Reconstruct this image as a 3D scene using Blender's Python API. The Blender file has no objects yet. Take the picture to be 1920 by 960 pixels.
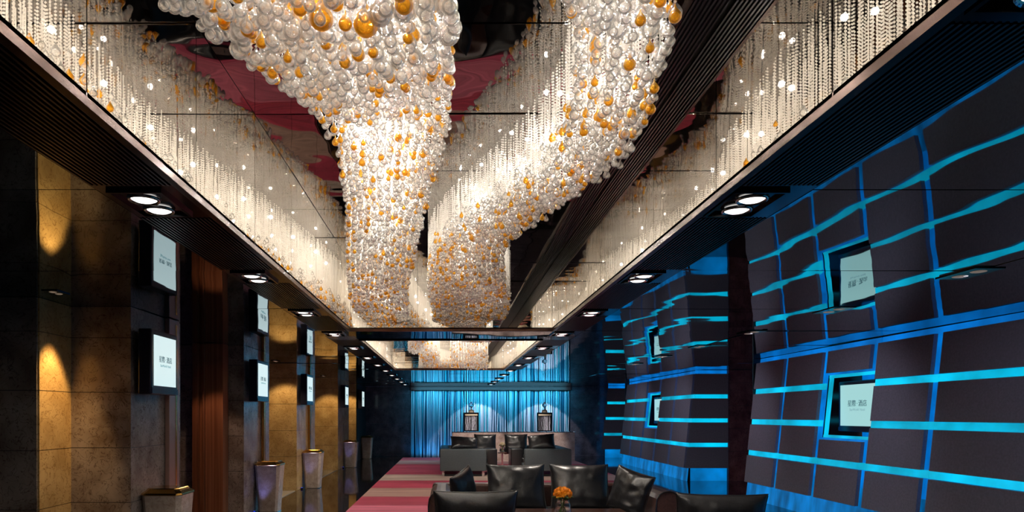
import bpy, math, random
import numpy as np
from mathutils import Vector, Matrix
random.seed(7); rng = np.random.default_rng(7)
SC = bpy.context.scene; COL = SC.collection
R = math.radians

# ------------------------------------------------------------------ camera, world, exposure
EYE = 1.55; H = 2.603; HR = 3.44          # eye height, ceiling, recess ceiling
cam = bpy.data.cameras.new('camera'); camo = bpy.data.objects.new('camera', cam); COL.objects.link(camo)
camo.location = (0, 0, EYE); camo.rotation_euler = (R(90), 0, 0)
cam.lens = 24; cam.sensor_width = 36; cam.shift_x = 0.0625; cam.shift_y = 0.1552
cam.clip_start = 0.05; cam.clip_end = 100
SC.camera = camo
SC.view_settings.view_transform = 'Standard'; SC.view_settings.look = 'None'
SC.view_settings.gamma = 1; SC.view_settings.use_curve_mapping = False
SC.view_settings.exposure = 0.0
W = bpy.data.worlds.new('world'); SC.world = W; W.use_nodes = True
W.node_tree.nodes['Background'].inputs[0].default_value = (0.004, 0.005, 0.01, 1)
W.node_tree.nodes['Background'].inputs[1].default_value = 1
cy = SC.cycles
cy.use_denoising = True
cy.max_bounces = 12; cy.diffuse_bounces = 3; cy.glossy_bounces = 7; cy.transmission_bounces = 9
cy.transparent_max_bounces = 24; cy.sample_clamp_indirect = 6; cy.caustics_reflective = True; cy.caustics_refractive = True
cy.blur_glossy = 0.3

# chandelier lamps: halogens between the strands under the recess ceiling, plus added fill above the drops
LAMP_W = 10.5; FILL_LOW = 2.3
def light(name, typ, loc, energy, color, parent=None, rot=None, **kw):
    l = bpy.data.lights.new(name, typ); l.energy = energy; l.color = color
    for k, v in kw.items(): setattr(l, k, v)
    o = bpy.data.objects.new(name, l); COL.objects.link(o); o.location = loc
    if rot: o.rotation_euler = rot
    if parent: o.parent = parent
    return o
WARM = (1.0, 0.94, 0.85); AMB = (1.0, 0.55, 0.16); BLUE = (0.02, 0.22, 1.0)
# blue wash over the string curtain, white spots that draw the two arcs on it
light('curtain_wash', 'AREA', (1.6, 25.0, 2.56), 80, (0.06, 0.60, 0.92), rot=(R(18), 0, 0), shape='RECTANGLE', size=5.6, size_y=0.1)
light('curtain_floor_wash', 'AREA', (0.2, 25.15, 0.06), 16, (0.0, 0.36, 0.9), rot=(R(170), 0, 0), shape='RECTANGLE', size=3.0, size_y=0.1)
for lx, lw in ((0.75, 110), (3.2, 110)):
    light('curtain_spot', 'SPOT', (lx+0.3, 24.3, 2.55), lw, (0.93, 0.95, 1.0), rot=(R(26), 0, 0), spot_size=R(78), spot_blend=0.15, shadow_soft_size=0.02)

# ------------------------------------------------------------------ materials
def mat(name, col=(0.5,0.5,0.5), rough=0.5, metal=0.0, trans=0.0, ior=1.45, emis=None, estr=0, spec=None, coat=0):
    m = bpy.data.materials.new(name); m.use_nodes = True
    b = m.node_tree.nodes['Principled BSDF']
    b.inputs['Base Color'].default_value = (*col, 1); b.inputs['Roughness'].default_value = rough
    b.inputs['Metallic'].default_value = metal; b.inputs['Transmission Weight'].default_value = trans
    b.inputs['IOR'].default_value = ior
    if spec is not None: b.inputs['Specular IOR Level'].default_value = spec
    if coat: b.inputs['Coat Weight'].default_value = coat; b.inputs['Coat Roughness'].default_value = 0.03
    if emis: b.inputs['Emission Color'].default_value = (*emis, 1); b.inputs['Emission Strength'].default_value = estr
    return m
def nodes(m): return m.node_tree.nodes, m.node_tree.links, m.node_tree.nodes['Principled BSDF']
def noise_col(m, stops, scale=(1,1,1), nscale=5, detail=6, dist=0.0, bump=0, coord='Object', ntype='noise'):
    n, l, b = nodes(m)
    tc = n.new('ShaderNodeTexCoord'); mp = n.new('ShaderNodeMapping'); mp.inputs['Scale'].default_value = scale
    if coord == 'World':
        g = n.new('ShaderNodeNewGeometry'); l.new(g.outputs['Position'], mp.inputs[0])
    else: l.new(tc.outputs[coord], mp.inputs[0])
    t = n.new('ShaderNodeTexNoise'); t.inputs['Scale'].default_value = nscale; t.inputs['Detail'].default_value = detail
    t.inputs['Distortion'].default_value = dist
    l.new(mp.outputs[0], t.inputs['Vector'])
    r = n.new('ShaderNodeValToRGB'); e = r.color_ramp.elements
    e[0].position, e[0].color = stops[0][0], (*stops[0][1], 1); e[1].position, e[1].color = stops[-1][0], (*stops[-1][1], 1)
    for p, c in stops[1:-1]: q = e.new(p); q.color = (*c, 1)
    l.new(t.outputs['Fac'], r.inputs[0]); l.new(r.outputs[0], b.inputs['Base Color'])
    if bump:
        bp = n.new('ShaderNodeBump'); bp.inputs['Strength'].default_value = bump; bp.inputs['Distance'].default_value = 0.01
        l.new(t.outputs['Fac'], bp.inputs['Height']); l.new(bp.outputs[0], b.inputs['Normal'])
    return m, mp, t, r
def marble(name, dark, mid, vein, rough=0.22, nscale=3.5, vscale=9):
    m = mat(name, mid, rough); n, l, b = nodes(m)
    _, mp, t, r = noise_col(m, [(0.3, dark), (0.7, mid)], nscale=nscale, detail=8, coord='World')
    v = n.new('ShaderNodeTexNoise'); v.inputs['Scale'].default_value = vscale; v.inputs['Detail'].default_value = 5; v.inputs['Distortion'].default_value = 1.8
    l.new(mp.outputs[0], v.inputs['Vector'])
    a = n.new('ShaderNodeMath'); a.operation = 'SUBTRACT'; a.inputs[1].default_value = 0.5; l.new(v.outputs['Fac'], a.inputs[0])
    ab = n.new('ShaderNodeMath'); ab.operation = 'ABSOLUTE'; l.new(a.outputs[0], ab.inputs[0])
    vr = n.new('ShaderNodeMapRange'); vr.inputs['From Min'].default_value = 0.0; vr.inputs['From Max'].default_value = 0.022
    vr.inputs['To Min'].default_value = 0.85; vr.inputs['To Max'].default_value = 0
    l.new(ab.outputs[0], vr.inputs['Value'])
    mx = n.new('ShaderNodeMix'); mx.data_type = 'RGBA'
    l.new(vr.outputs[0], mx.inputs['Factor']); l.new(r.outputs[0], mx.inputs['A']); mx.inputs['B'].default_value = (*vein, 1)
    l.new(mx.outputs['Result'], b.inputs['Base Color'])
    return m
M = {}
M['marble'] = marble('brown_marble', (0.14,0.10,0.08), (0.34,0.285,0.26), (0.05,0.025,0.015))
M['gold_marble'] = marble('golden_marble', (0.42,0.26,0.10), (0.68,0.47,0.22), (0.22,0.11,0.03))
M['dark_marble'] = marble('dark_marble', (0.05,0.04,0.05), (0.13,0.10,0.12), (0.02,0.015,0.02), rough=0.12)
M['red_marble'] = marble('red_marble', (0.10,0.03,0.025), (0.26,0.10,0.09), (0.03,0.01,0.01), rough=0.2)
M['counter'] = marble('counter_marble', (0.34,0.24,0.20), (0.58,0.46,0.40), (0.25,0.14,0.10))
M['planter'] = marble('planter_stone', (0.34,0.27,0.23), (0.48,0.40,0.35), (0.25,0.18,0.15), rough=0.25, nscale=12)
def mirror(name, col, rough, wav=0, wscale=1.0, stretch=(1,1,1)):
    m = mat(name, col, rough, metal=1); n, l, b = nodes(m)
    if wav:
        g = n.new('ShaderNodeNewGeometry'); mp = n.new('ShaderNodeMapping'); mp.inputs['Scale'].default_value = stretch
        t = n.new('ShaderNodeTexNoise'); t.inputs['Scale'].default_value = wscale; t.inputs['Detail'].default_value = 1.5
        bp = n.new('ShaderNodeBump'); bp.inputs['Strength'].default_value = 1; bp.inputs['Distance'].default_value = wav
        l.new(g.outputs['Position'], mp.inputs[0]); l.new(mp.outputs[0], t.inputs['Vector']); l.new(t.outputs['Fac'], bp.inputs['Height']); l.new(bp.outputs[0], b.inputs['Normal'])
    return m
M['ceil'] = mirror('black_mirror_ceiling', (0.19,0.25,0.27), 0.015, 0.006, 0.9)
M['recess_top'] = mirror('stretched_mirror_film', (0.19,0.175,0.165), 0.02, 0.014, 1.6)
M['recess_side'] = mirror('bronze_mirror', (0.91,0.87,0.81), 0.01)
M['bronze'] = mat('bronze_trim', (0.06,0.03,0.022), 0.25, 1)
M['slat'] = mat('dark_metal_slat', (0.045,0.038,0.05), 0.3, 1)
M['black'] = mat('black', (0.004,0.004,0.005), 0.4)
M['blackgloss'] = mat('black_gloss', (0.006,0.006,0.008), 0.12)
M['floor'] = mat('black_stone_floor', (0.010,0.008,0.008), 0.045, ior=1.65)
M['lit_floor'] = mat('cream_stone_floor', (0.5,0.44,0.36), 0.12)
M['steel'] = mat('polished_steel', (0.8,0.8,0.8), 0.12, 1)
M['brass'] = mat('brass', (0.62,0.36,0.10), 0.22, 1)
M['pole'] = mat('bronze_pole', (0.42,0.26,0.22), 0.3, .4)
M['wood'] = noise_col(mat('reddish_wood', rough=0.28), [(0.3,(0.16,0.05,0.022)),(0.7,(0.36,0.14,0.07))], scale=(22,22,0.3), nscale=1.2, coord='World')[0]
M['panel'] = noise_col(mat('wall_panel_fabric', rough=0.85), [(0.3,(0.15,0.145,0.18)),(0.7,(0.20,0.19,0.235))], nscale=40, coord='World')[0]
M['leather'] = noise_col(mat('black_leather', rough=0.33, ior=1.75), [(0.3,(0.010,0.010,0.012)),(0.7,(0.020,0.019,0.022))], nscale=60, bump=0.15)[0]
M['brown_leather'] = noise_col(mat('brown_leather', rough=0.4), [(0.3,(0.06,0.026,0.022)),(0.7,(0.10,0.045,0.038))], nscale=60, bump=0.15)[0]
M['grey_leather'] = noise_col(mat('grey_leather', rough=0.42), [(0.3,(0.07,0.085,0.095)),(0.7,(0.10,0.12,0.13))], nscale=50, bump=0.1)[0]
M['table'] = noise_col(mat('dark_wood_table', rough=0.15, coat=0.5), [(0.3,(0.10,0.04,0.03)),(0.7,(0.2,0.09,0.06))], scale=(1,14,14), nscale=1.5)[0]
M['orange'] = mat('orange_petal', (0.95,0.36,0.01), 0.6)
M['cream'] = mat('cream_petal', (0.85,0.72,0.5), 0.6)
M['leaf'] = mat('green_leaf', (0.05,0.12,0.03), 0.45)
M['stem'] = mat('green_stem', (0.15,0.28,0.06), 0.5)
M['glass'] = mat('clear_glass', (1,1,1), 0.0, trans=1, ior=1.45)
M['water'] = mat('water', (0.95,0.98,1), 0.0, trans=1, ior=1.33)
def crystal(name, col, thin, milk, rough=0.0, tl=(1,1,1)):
    """cut glass: clear refraction, some light passing straight through, a little milky scatter"""
    m = mat(name, col, rough, trans=1, ior=1.45); n, l, b = nodes(m)
    out = n['Material Output']
    tr = n.new('ShaderNodeBsdfTransparent'); tr.inputs[0].default_value = (*tl, 1)
    tn = n.new('ShaderNodeBsdfTranslucent'); tn.inputs[0].default_value = (*col, 1)
    df = n.new('ShaderNodeBsdfDiffuse'); df.inputs[0].default_value = (*col, 1)
    m0 = n.new('ShaderNodeMixShader'); m0.inputs[0].default_value = .5; l.new(tn.outputs[0], m0.inputs[1]); l.new(df.outputs[0], m0.inputs[2])
    m1 = n.new('ShaderNodeMixShader'); m1.inputs[0].default_value = milk; l.new(b.outputs[0], m1.inputs[1]); l.new(m0.outputs[0], m1.inputs[2])
    m2 = n.new('ShaderNodeMixShader'); m2.inputs[0].default_value = thin; l.new(m1.outputs[0], m2.inputs[1]); l.new(tr.outputs[0], m2.inputs[2])
    l.new(m2.outputs[0], out.inputs[0]); return m
M['crystal'] = crystal('crystal_drop', (1.0,0.985,0.96), .36, .16)
M['amber'] = crystal('amber_drop', (1.0,0.56,0.05), .22, .25, tl=(1,.62,.15))
M['bead'] = crystal('crystal_bead', (1.0,0.96,0.90), .32, .38, .06)
M['lamp'] = mat('lamp_glow', (0.9,0.9,0.9), 0.4, emis=(1,0.95,0.9), estr=2.2)
M['lamp_dim'] = mat('lamp_dim_glow', (0.9,0.9,0.9), 0.4, emis=(1,0.7,0.45), estr=0.12)
M['screen'] = mat('lit_screen', (0.02,0.02,0.02), 0.3, emis=(0.68,0.85,0.86), estr=1.0)
M['screen_right'] = mat('lit_screen_wide', (0.02,0.02,0.02), 0.3, emis=(0.36,0.66,0.66), estr=1.0)
M['ink'] = mat('screen_ink', (0.02,0.02,0.02), 0.5, emis=(0.03,0.10,0.13), estr=1.0)
M['ink_pale'] = mat('screen_pale_ink', (0.02,0.02,0.02), 0.5, emis=(0.22,0.42,0.46), estr=1.0)
M['bezel'] = mat('screen_bezel', (0.01,0.012,0.03), 0.25)
M['string'] = mat('curtain_string', (0.5,0.52,0.62), 0.5)
M['string_pale'] = mat('curtain_string_pale', (0.85,0.85,0.95), 0.45)
M['string_blue'] = mat('curtain_string_blue', (0.03,0.14,0.24), 0.5); M['string_teal'] = mat('curtain_string_teal', (0.08,0.5,0.6), 0.5)
def glow(name, col, strength, var=0.3, scale=(1,1,1), ns=1.2):
    m = mat(name, (0.01,0.02,0.04), 0.6, emis=col, estr=strength); n, l, b = nodes(m)
    g = n.new('ShaderNodeNewGeometry'); mp = n.new('ShaderNodeMapping'); mp.inputs['Scale'].default_value = scale
    t = n.new('ShaderNodeTexNoise'); t.inputs['Scale'].default_value = ns; t.inputs['Detail'].default_value = 3
    mr = n.new('ShaderNodeMapRange'); mr.inputs['From Min'].default_value = 0.3; mr.inputs['From Max'].default_value = 0.7
    mr.inputs['To Min'].default_value = strength*(1-var); mr.inputs['To Max'].default_value = strength*(1+var)
    l.new(g.outputs['Position'], mp.inputs[0]); l.new(mp.outputs[0], t.inputs['Vector']); l.new(t.outputs['Fac'], mr.inputs['Value']); l.new(mr.outputs[0], b.inputs['Emission Strength'])
    return m
M['led'] = glow('cyan_light_strip', (0.0,0.46,0.70), 1.0, 0.55)
M['blue_back'] = glow('blue_wall_glow', (0.0,0.18,0.66), 0.85, 0.45, ns=2)  # cove light falling on the backing wall, given as emission
M['blue_foot'] = glow('blue_foot_glow', (0.0,0.21,0.62), 0.7, 0.6, scale=(1,3,1), ns=1.5)  # brighter cove light at the wall foot, also emission
M['blue_line'] = mat('blue_light_line', (0.01,0.01,0.05), 0.5, emis=(0.02,0.06,1.0), estr=1.2)

# carpet: broad cross bands of pinks, reds, cream
def carpet_mat():
    m = mat('striped_carpet', rough=0.95); n, l, b = nodes(m)
    g = n.new('ShaderNodeNewGeometry'); sp = n.new('ShaderNodeSeparateXYZ'); l.new(g.outputs['Position'], sp.inputs[0])
    r = n.new('ShaderNodeValToRGB'); r.color_ramp.interpolation = 'CONSTANT'
    bands = [(0,'p'),(7.0,'b'),(8.3,'r'),(9.6,'p'),(10.4,'p2'),(11.5,'r'),(12.75,'b'),(14.3,'r'),(15.9,'c'),(17.5,'p'),(20.6,'r'),(21.2,'c2'),(22.9,'p2'),(24.0,'r')]
    cols = dict(p=(0.66,0.085,0.17), p2=(0.74,0.17,0.25), r=(0.48,0.04,0.08), b=(0.42,0.26,0.20), c=(0.62,0.50,0.40), c2=(0.52,0.42,0.42))
    e = r.color_ramp.elements
    e[0].position = 0; e[0].color = (*cols['p'],1); e[1].position = bands[-1][0]/26; e[1].color = (*cols[bands[-1][1]],1)
    for p, c in bands[1:-1]: q = e.new(p/26); q.color = (*cols[c],1)
    dv = n.new('ShaderNodeMath'); dv.operation = 'DIVIDE'; dv.inputs[1].default_value = 26; l.new(sp.outputs['Y'], dv.inputs[0]); l.new(dv.outputs[0], r.inputs[0])
    mp = n.new('ShaderNodeMapping'); mp.inputs['Scale'].default_value = (0.25, 5, 1); l.new(g.outputs['Position'], mp.inputs[0])
    t = n.new('ShaderNodeTexNoise'); t.inputs['Scale'].default_value = 2.2; t.inputs['Detail'].default_value = 6; l.new(mp.outputs[0], t.inputs['Vector'])
    mr = n.new('ShaderNodeMapRange'); mr.inputs['From Min'].default_value = 0.3; mr.inputs['From Max'].default_value = 0.7; mr.inputs['To Min'].default_value = 0.32; mr.inputs['To Max'].default_value = 0.95
    b.inputs['Sheen Weight'].default_value = .5; b.inputs['Sheen Roughness'].default_value = .35; b.inputs['Sheen Tint'].default_value = (1,.28,.38,1)
    l.new(t.outputs['Fac'], mr.inputs['Value'])
    mx = n.new('ShaderNodeVectorMath'); mx.operation = 'SCALE'; l.new(r.outputs[0], mx.inputs[0]); l.new(mr.outputs[0], mx.inputs['Scale']); l.new(mx.outputs[0], b.inputs['Base Color'])
    return m
M['carpet'] = carpet_mat()

# ------------------------------------------------------------------ mesh helpers
def empty(name, loc=(0,0,0), rz=0, parent=None):
    o = bpy.data.objects.new(name, None); COL.objects.link(o); o.location = loc; o.rotation_euler.z = rz
    o.empty_display_size = 0.1
    if parent: o.parent = parent
    return o
def tag(o, label, cat, group=None):
    o['label'] = label; o['category'] = cat
    if group: o['group'] = group
    return o
def struct(o): o['kind'] = 'structure'; return o
def link(name, me, m, parent=None, loc=(0,0,0), rot=None):
    o = bpy.data.objects.new(name, me); COL.objects.link(o); o.location = loc
    if rot: o.rotation_euler = rot
    if m and not me.materials: me.materials.append(m)
    if parent: o.parent = parent
    return o
class MB:
    def __init__(s): s.v = []; s.f = []; s.smooth = False
    def add(s, v, f):
        k = len(s.v); s.v += [tuple(p) for p in v]; s.f += [tuple(i+k for i in q) for q in f]; return s
    def box(s, x0,x1,y0,y1,z0,z1):
        return s.add([(x0,y0,z0),(x1,y0,z0),(x1,y1,z0),(x0,y1,z0),(x0,y0,z1),(x1,y0,z1),(x1,y1,z1),(x0,y1,z1)],
                     [(0,3,2,1),(4,5,6,7),(0,1,5,4),(1,2,6,5),(2,3,7,6),(3,0,4,7)])
    def hexa(s, p): return s.add(p, [(0,3,2,1),(4,5,6,7),(0,1,5,4),(1,2,6,5),(2,3,7,6),(3,0,4,7)])
    def lathe(s, prof, n=16, c=(0,0,0), sq=False, rot0=0):
        v = []; f = []
        for r, z in prof:
            for i in range(n):
                a = rot0 + 2*math.pi*i/n; v.append((c[0]+r*math.cos(a), c[1]+r*math.sin(a), c[2]+z))
        for j in range(len(prof)-1):
            for i in range(n):
                a = j*n+i; b_ = j*n+(i+1)%n; f.append((a, b_, b_+n, a+n))
        f.append(tuple(range(n-1,-1,-1))); f.append(tuple(range((len(prof)-1)*n, len(prof)*n)))
        return s.add(v, f)
    def tube(s, pts, r, n=6):
        v = []; f = []
        for k, p in enumerate(pts):
            p = Vector(p); q0 = Vector(pts[max(k-1,0)]); q1 = Vector(pts[min(k+1,len(pts)-1)])
            d = (q1-q0).normalized(); a = d.orthogonal().normalized(); b_ = d.cross(a)
            rr = r[k] if isinstance(r, (list,tuple)) else r
            for i in range(n):
                t = 2*math.pi*i/n; v.append(tuple(p + a*rr*math.cos(t) + b_*rr*math.sin(t)))
        for k in range(len(pts)-1):
            for i in range(n):
                a_ = k*n+i; c_ = k*n+(i+1)%n; f.append((a_, c_, c_+n, a_+n))
        f.append(tuple(range(n-1,-1,-1))); f.append(tuple(range((len(pts)-1)*n, len(pts)*n)))
        return s.add(v, f)
    def mesh(s, name, m, smooth=False, bevel=0, seg=2):
        me = bpy.data.meshes.new(name); me.from_pydata(s.v, [], s.f); me.update()
        if bevel:
            import bmesh
            bm = bmesh.new(); bm.from_mesh(me)
            bmesh.ops.bevel(bm, geom=list(bm.edges), offset=bevel, segments=seg, affect='EDGES', profile=0.5)
            bm.to_mesh(me); bm.free()
        if smooth: me.polygons.foreach_set('use_smooth', [True]*len(me.polygons))
        if m: me.materials.append(m)
        return me
    def obj(s, name, m, parent=None, loc=(0,0,0), rot=None, **kw):
        return link(name, s.mesh(name, m, **kw), None, parent, loc, rot)
def box(name, x0,x1,y0,y1,z0,z1, m, parent=None, **kw): return MB().box(x0,x1,y0,y1,z0,z1).obj(name, m, parent, **kw)

# ------------------------------------------------------------------ setting: floor, walls
YB = 25.4; YF = -2.2; XL = -6.0; XR = 7.6
struct(box('floor', XL, XR, YF, YB+0.4, -0.1, 0, M['floor']))
struct(box('wall_front', XL, XR, YF-0.1, YF, 0, H+0.02, M['dark_marble']))
wl = struct(empty('wall_left', (XL, 6, 0)))
COURSES = [0.0, 0.70, 1.23, 1.77, 2.30, H]
def P(parent, v): return tuple(Vector(v) - parent.location)
def slab_block(parent, x0,x1,y0,y1, m, z0=0.0, z1=H, courses=COURSES, name='marble_slab', face=None, core=True):
    """a stone block clad course by course: dark core, one slab per course with recessed joints"""
    px, py, pz = parent.location
    if core: box('block_core', x0+.012-px, x1-.012-px, y0+.012-py, y1-.012-py, z0-pz, z1-pz, M['black'], parent)
    for a, b_ in zip(courses[:-1], courses[1:]):
        a = max(a, z0); b_ = min(b_, z1)
        if b_-a < 0.02: continue
        box(name, x0-px, x1-px, y0-py, y1-py, a+.003-pz, b_-.003-pz, m, parent)
WX = -3.08
slab_block(wl, XL+.02, -3.675, 6.10, 6.63, M['marble'])                       # pier at the picture's left
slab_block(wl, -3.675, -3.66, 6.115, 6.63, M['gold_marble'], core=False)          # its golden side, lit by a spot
blocks = [(6.63, 7.85), (10.3, 11.75), (13.9, 15.8), (19.1, 21.2)]
for i, (a, b_) in enumerate(blocks):
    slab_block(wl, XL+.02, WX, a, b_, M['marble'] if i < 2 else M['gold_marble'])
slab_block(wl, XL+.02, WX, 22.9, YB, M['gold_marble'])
box('dark_cladding', WX+0.005-XL, WX+0.02-XL, 22.95-6, YB-6, 0, H-.01, M['black'], wl)
box('rear_wall', XL-.1-XL, 0.02, YF-6, YB-6, 0, H, M['blackgloss'], wl)
# bays between the blocks have a pale stone floor
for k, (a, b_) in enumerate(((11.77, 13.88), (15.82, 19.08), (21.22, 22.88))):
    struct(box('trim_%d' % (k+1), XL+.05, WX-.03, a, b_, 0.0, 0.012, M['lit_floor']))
# wooden opening between first two blocks
d1 = struct(empty('door_1', (-3.5, 10.1, 0)))
for k, (x0, x1, y0) in enumerate(((-3.74,-3.66,9.98),(-3.655,-3.60,10.06),(-3.595,-3.575,10.0),(-3.57,-3.31,10.04))):
    box('wood_panel', x0+3.5, x1+3.5, y0-10.1, 10.285-10.1, 0, H-.005, M['wood'], d1)
box('threshold', -1.5, 0.3, -2.2, -0.15, 0, 0.012, M['wood'], d1)
for k in range(16):
    box('shelf_light', -2.2, -2.19, -0.1-random.random()*2.0, -0.1-random.random()*2.0, 0, 0, M['blue_line'], d1) if False else None
for (yy, zz, w, hh) in ((8.6,2.15,.25,.03),(8.9,1.9,.3,.03),(8.5,1.62,.3,.035),(9.0,1.62,.2,.03),(9.3,1.3,.2,.02),(9.0,1.3,.12,.02),(8.9,2.33,.2,.02),(9.4,1.0,.3,.04)):
    box('display_light', -1.6, -1.59, yy-10.1, yy+w-10.1, zz, zz+hh, M['blue_line'], d1)

# back wall, pelmet
wb = struct(empty('wall_back', (0, YB, 0)))
def bk(name, x0,x1,z0,z1,y0,y1,m): return box(name, x0, x1, y0-YB, y1-YB, z0, z1, m, wb)
for a, b_ in zip(COURSES[:-1], COURSES[1:]):
    for k in range(2): bk('marble_slab', WX+.02+k*.845, WX+.02+(k+1)*.845-.005, a+.003, b_-.003, YB, YB+.1, M['dark_marble'])
    bk('marble_slab', 4.56, XR, a+.003, b_-.003, YB, YB+.1, M['dark_marble'])
bk('alcove_back', -1.40, 4.57, 0, H, YB+.25, YB+.3, mat('alcove_blue_paint', (0.015,0.07,0.13), 0.7))
bk('alcove_side', -1.40, -1.385, 0, H, YB, YB+.25, M['dark_marble'])
struct(box('trim_4', -1.385, 4.56, YB-.06, YB+.02, H-.125, H-.003, mat('maroon_paint', (0.16,0.015,0.012), 0.5)))

# ------------------------------------------------------------------ right wall: tilted panels before a wall with its blue cove light as emission
wr = struct(empty('wall_right', (6.0, 12, 0)))
HT, HB = 0.96, -1.24
def tx(h): return 5.75 + (h-HT)*(0.23/2.2)          # plane of the panels leans in towards the floor
def rpanel(y0, y1, h0, h1, name='wall_panel', m=None, dx=0, th=.05):
    m = m or M['panel']
    p = [(tx(h0)+dx,y0,EYE+h0),(tx(h0)+dx+th,y0,EYE+h0),(tx(h0)+dx+th,y1,EYE+h0),(tx(h0)+dx,y1,EYE+h0),
         (tx(h1)+dx,y0,EYE+h1),(tx(h1)+dx+th,y0,EYE+h1),(tx(h1)+dx+th,y1,EYE+h1),(tx(h1)+dx,y1,EYE+h1)]
    return MB().hexa([P(wr, q) for q in p]).obj(name, m, wr)
ROWS = [(0.48, HT), (-0.08, 0.385), (-0.65, -0.175), (HB, -0.75)]
GAPS = [0.4325, -0.1275, -0.70]
def section(seams, niche, y_end_cap=True):
    g = 0.075
    ya, yb = seams[0], seams[-1]
    for y0, y1 in zip(seams[:-1], seams[1:]):
        for r, (h0, h1) in enumerate(ROWS):
            a, b_ = h0, h1
            if niche and abs(y0-niche) < .01:
                if r == 1: continue
                if r == 0: a = 0.63
                if r == 2: b_ = -0.37
            rpanel(y0+g, y1-g, a, b_)
    # wall behind, the cove light on it put in as emission
    n1 = niche+1.2 if niche else None
    spans = [(ya, yb)] if not niche else [(ya, niche), (n1, yb)]
    for a, b_ in spans: rpanel(a+.03, b_-.03, -1.0, 1.045, 'wall_glow', M['blue_back'], dx=.085, th=.02)
    rpanel(ya+.03, yb-.03, -1.548, -1.0, 'foot_glow', M['blue_foot'], dx=.085, th=.02)
    for h in GAPS:
        for a, b_ in zip(seams[:-1], seams[1:]):
            if niche and abs(a-niche) < .01 and h > -.5: continue
            rpanel(a+.004, b_-.004, h-.047, h+.047, 'light_strip', M['led'], dx=.06, th=.02)
    if niche:
        rpanel(niche, n1, .60, 1.045, 'wall_glow', M['blue_back'], dx=.085, th=.02)
        rpanel(niche, n1, -1.0, -.34, 'wall_glow', M['blue_back'], dx=.085, th=.02)
        for (a,b_,c,d) in ((niche+.02,n1-.02,.555,.625),(niche+.02,n1-.02,-.37,-.30),(n1-.10,n1-.03,-.30,.555)):
            rpanel(a, b_, c, d, 'niche_light', M['led'], dx=.09, th=.03)
        box('niche_back', .31, .33, niche-12, n1-12, EYE-.4, EYE+.66, M['blue_back'], wr)
def ret(y, xa_off, x1):
    """end face of a section, turned to the room's near end"""
    for (h0, h1) in ROWS:
        p = [(tx(h0)+.002,y,EYE+h0),(x1,y,EYE+h0),(x1,y+.045,EYE+h0),(tx(h0)+.052,y+.045,EYE+h0),
             (tx(h1)+.002,y,EYE+h1),(x1,y,EYE+h1),(x1,y+.045,EYE+h1),(tx(h1)+.052,y+.045,EYE+h1)]
        MB().hexa([P(wr, q) for q in p]).obj('end_panel', M['panel'], wr)
    for h in GAPS:
        box('light_strip', tx(h)+.06-6, x1-6, y+.04-12, y+.06-12, EYE+h-.047, EYE+h+.047, M['led'], wr)
    box('wall_glow', 5.80-6, x1-6, y+.09-12, y+.11-12, EYE-1.0, H-.005, M['blue_back'], wr)
    box('foot_glow', 5.68-6, x1-6, y+.09-12, y+.11-12, 0.002, EYE-1.0, M['blue_foot'], wr)
section([0.8, 3.2, 5.6, 8.0, 9.2, 10.4, 11.6, 12.8], 9.2)
box('end_cladding', tx(0)+.06-6, .35, 12.76-12, .80, 0, H-.005, M['black'], wr)
section([15.93, 17.15, 18.4, 19.6, 20.8, 22.0], 18.4)
ret(15.90, 0, 6.53)
ret(24.6, 0, 6.4)
box('end_cladding', tx(0)+.06-6, .35, 21.97-12, 22.0-12, 0, H-.005, M['black'], wr)
slab_block(wr, 6.55, XR, 15.95, 16.15, M['red_marble'])
slab_block(wr, 5.95, XR, 24.75, YB-.01, M['dark_marble'])
box('rear_wall', XR-6, XR+.1-6, YF-12, YB-12, 0, H, M['blackgloss'], wr)
box('rear_wall', 0.5, 0.6, 22.1-12, 24.5-12, 0, H, M['dark_marble'], wr)

# ------------------------------------------------------------------ ceiling: black mirror panels, slatted strips, two mirrored recesses
ce = struct(empty('ceiling', (0, 10, H)))
SEAMS = [YF, -0.4, 1.4, 3.2, 5.0, 6.8, 8.6, 10.4, 12.2, 14.0, 15.8, 17.6, 19.4, 21.2, 23.0, YB]
RX0, RX1 = -1.217, 1.296; GX0, GX1 = -1.65, 1.71
def cpanel(x0,x1,y0,y1, tilt=.0022, m=None, z=H):
    me = MB().box(-(x1-x0)/2+.002,(x1-x0)/2-.002,-(y1-y0)/2+.002,(y1-y0)/2-.002,0,.012).mesh('ceiling_panel', m or M['ceil'])
    link('ceiling_panel', me, None, ce, ((x0+x1)/2, (y0+y1)/2-10, z-H+.002), (random.gauss(0,tilt), random.gauss(0,tilt), 0))
for y0, y1 in zip(SEAMS[:-1], SEAMS[1:]):
    for x0, x1 in ((XL, -3.4), (-3.4, GX0), (GX1, 3.87), (3.87, 5.9), (5.9, XR)): cpanel(x0, x1, y0, y1)
R1 = (-1.0, 8.5); R2 = (9.6, 15.9)
for x0, x1 in ((GX0, 0.05), (0.05, GX1)):
    for y0, y1 in ((YF, R1[0]), (R1[1], R2[0]), (R2[1], 17.6), (17.6, 19.4), (19.4, 21.2), (21.2, 23.0), (23.0, YB)): cpanel(x0, x1, y0, y1, .0008)
struct(box('ceiling_slab', XL, XR, YF, YB, HR+.06, HR+.1, M['black']))
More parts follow.
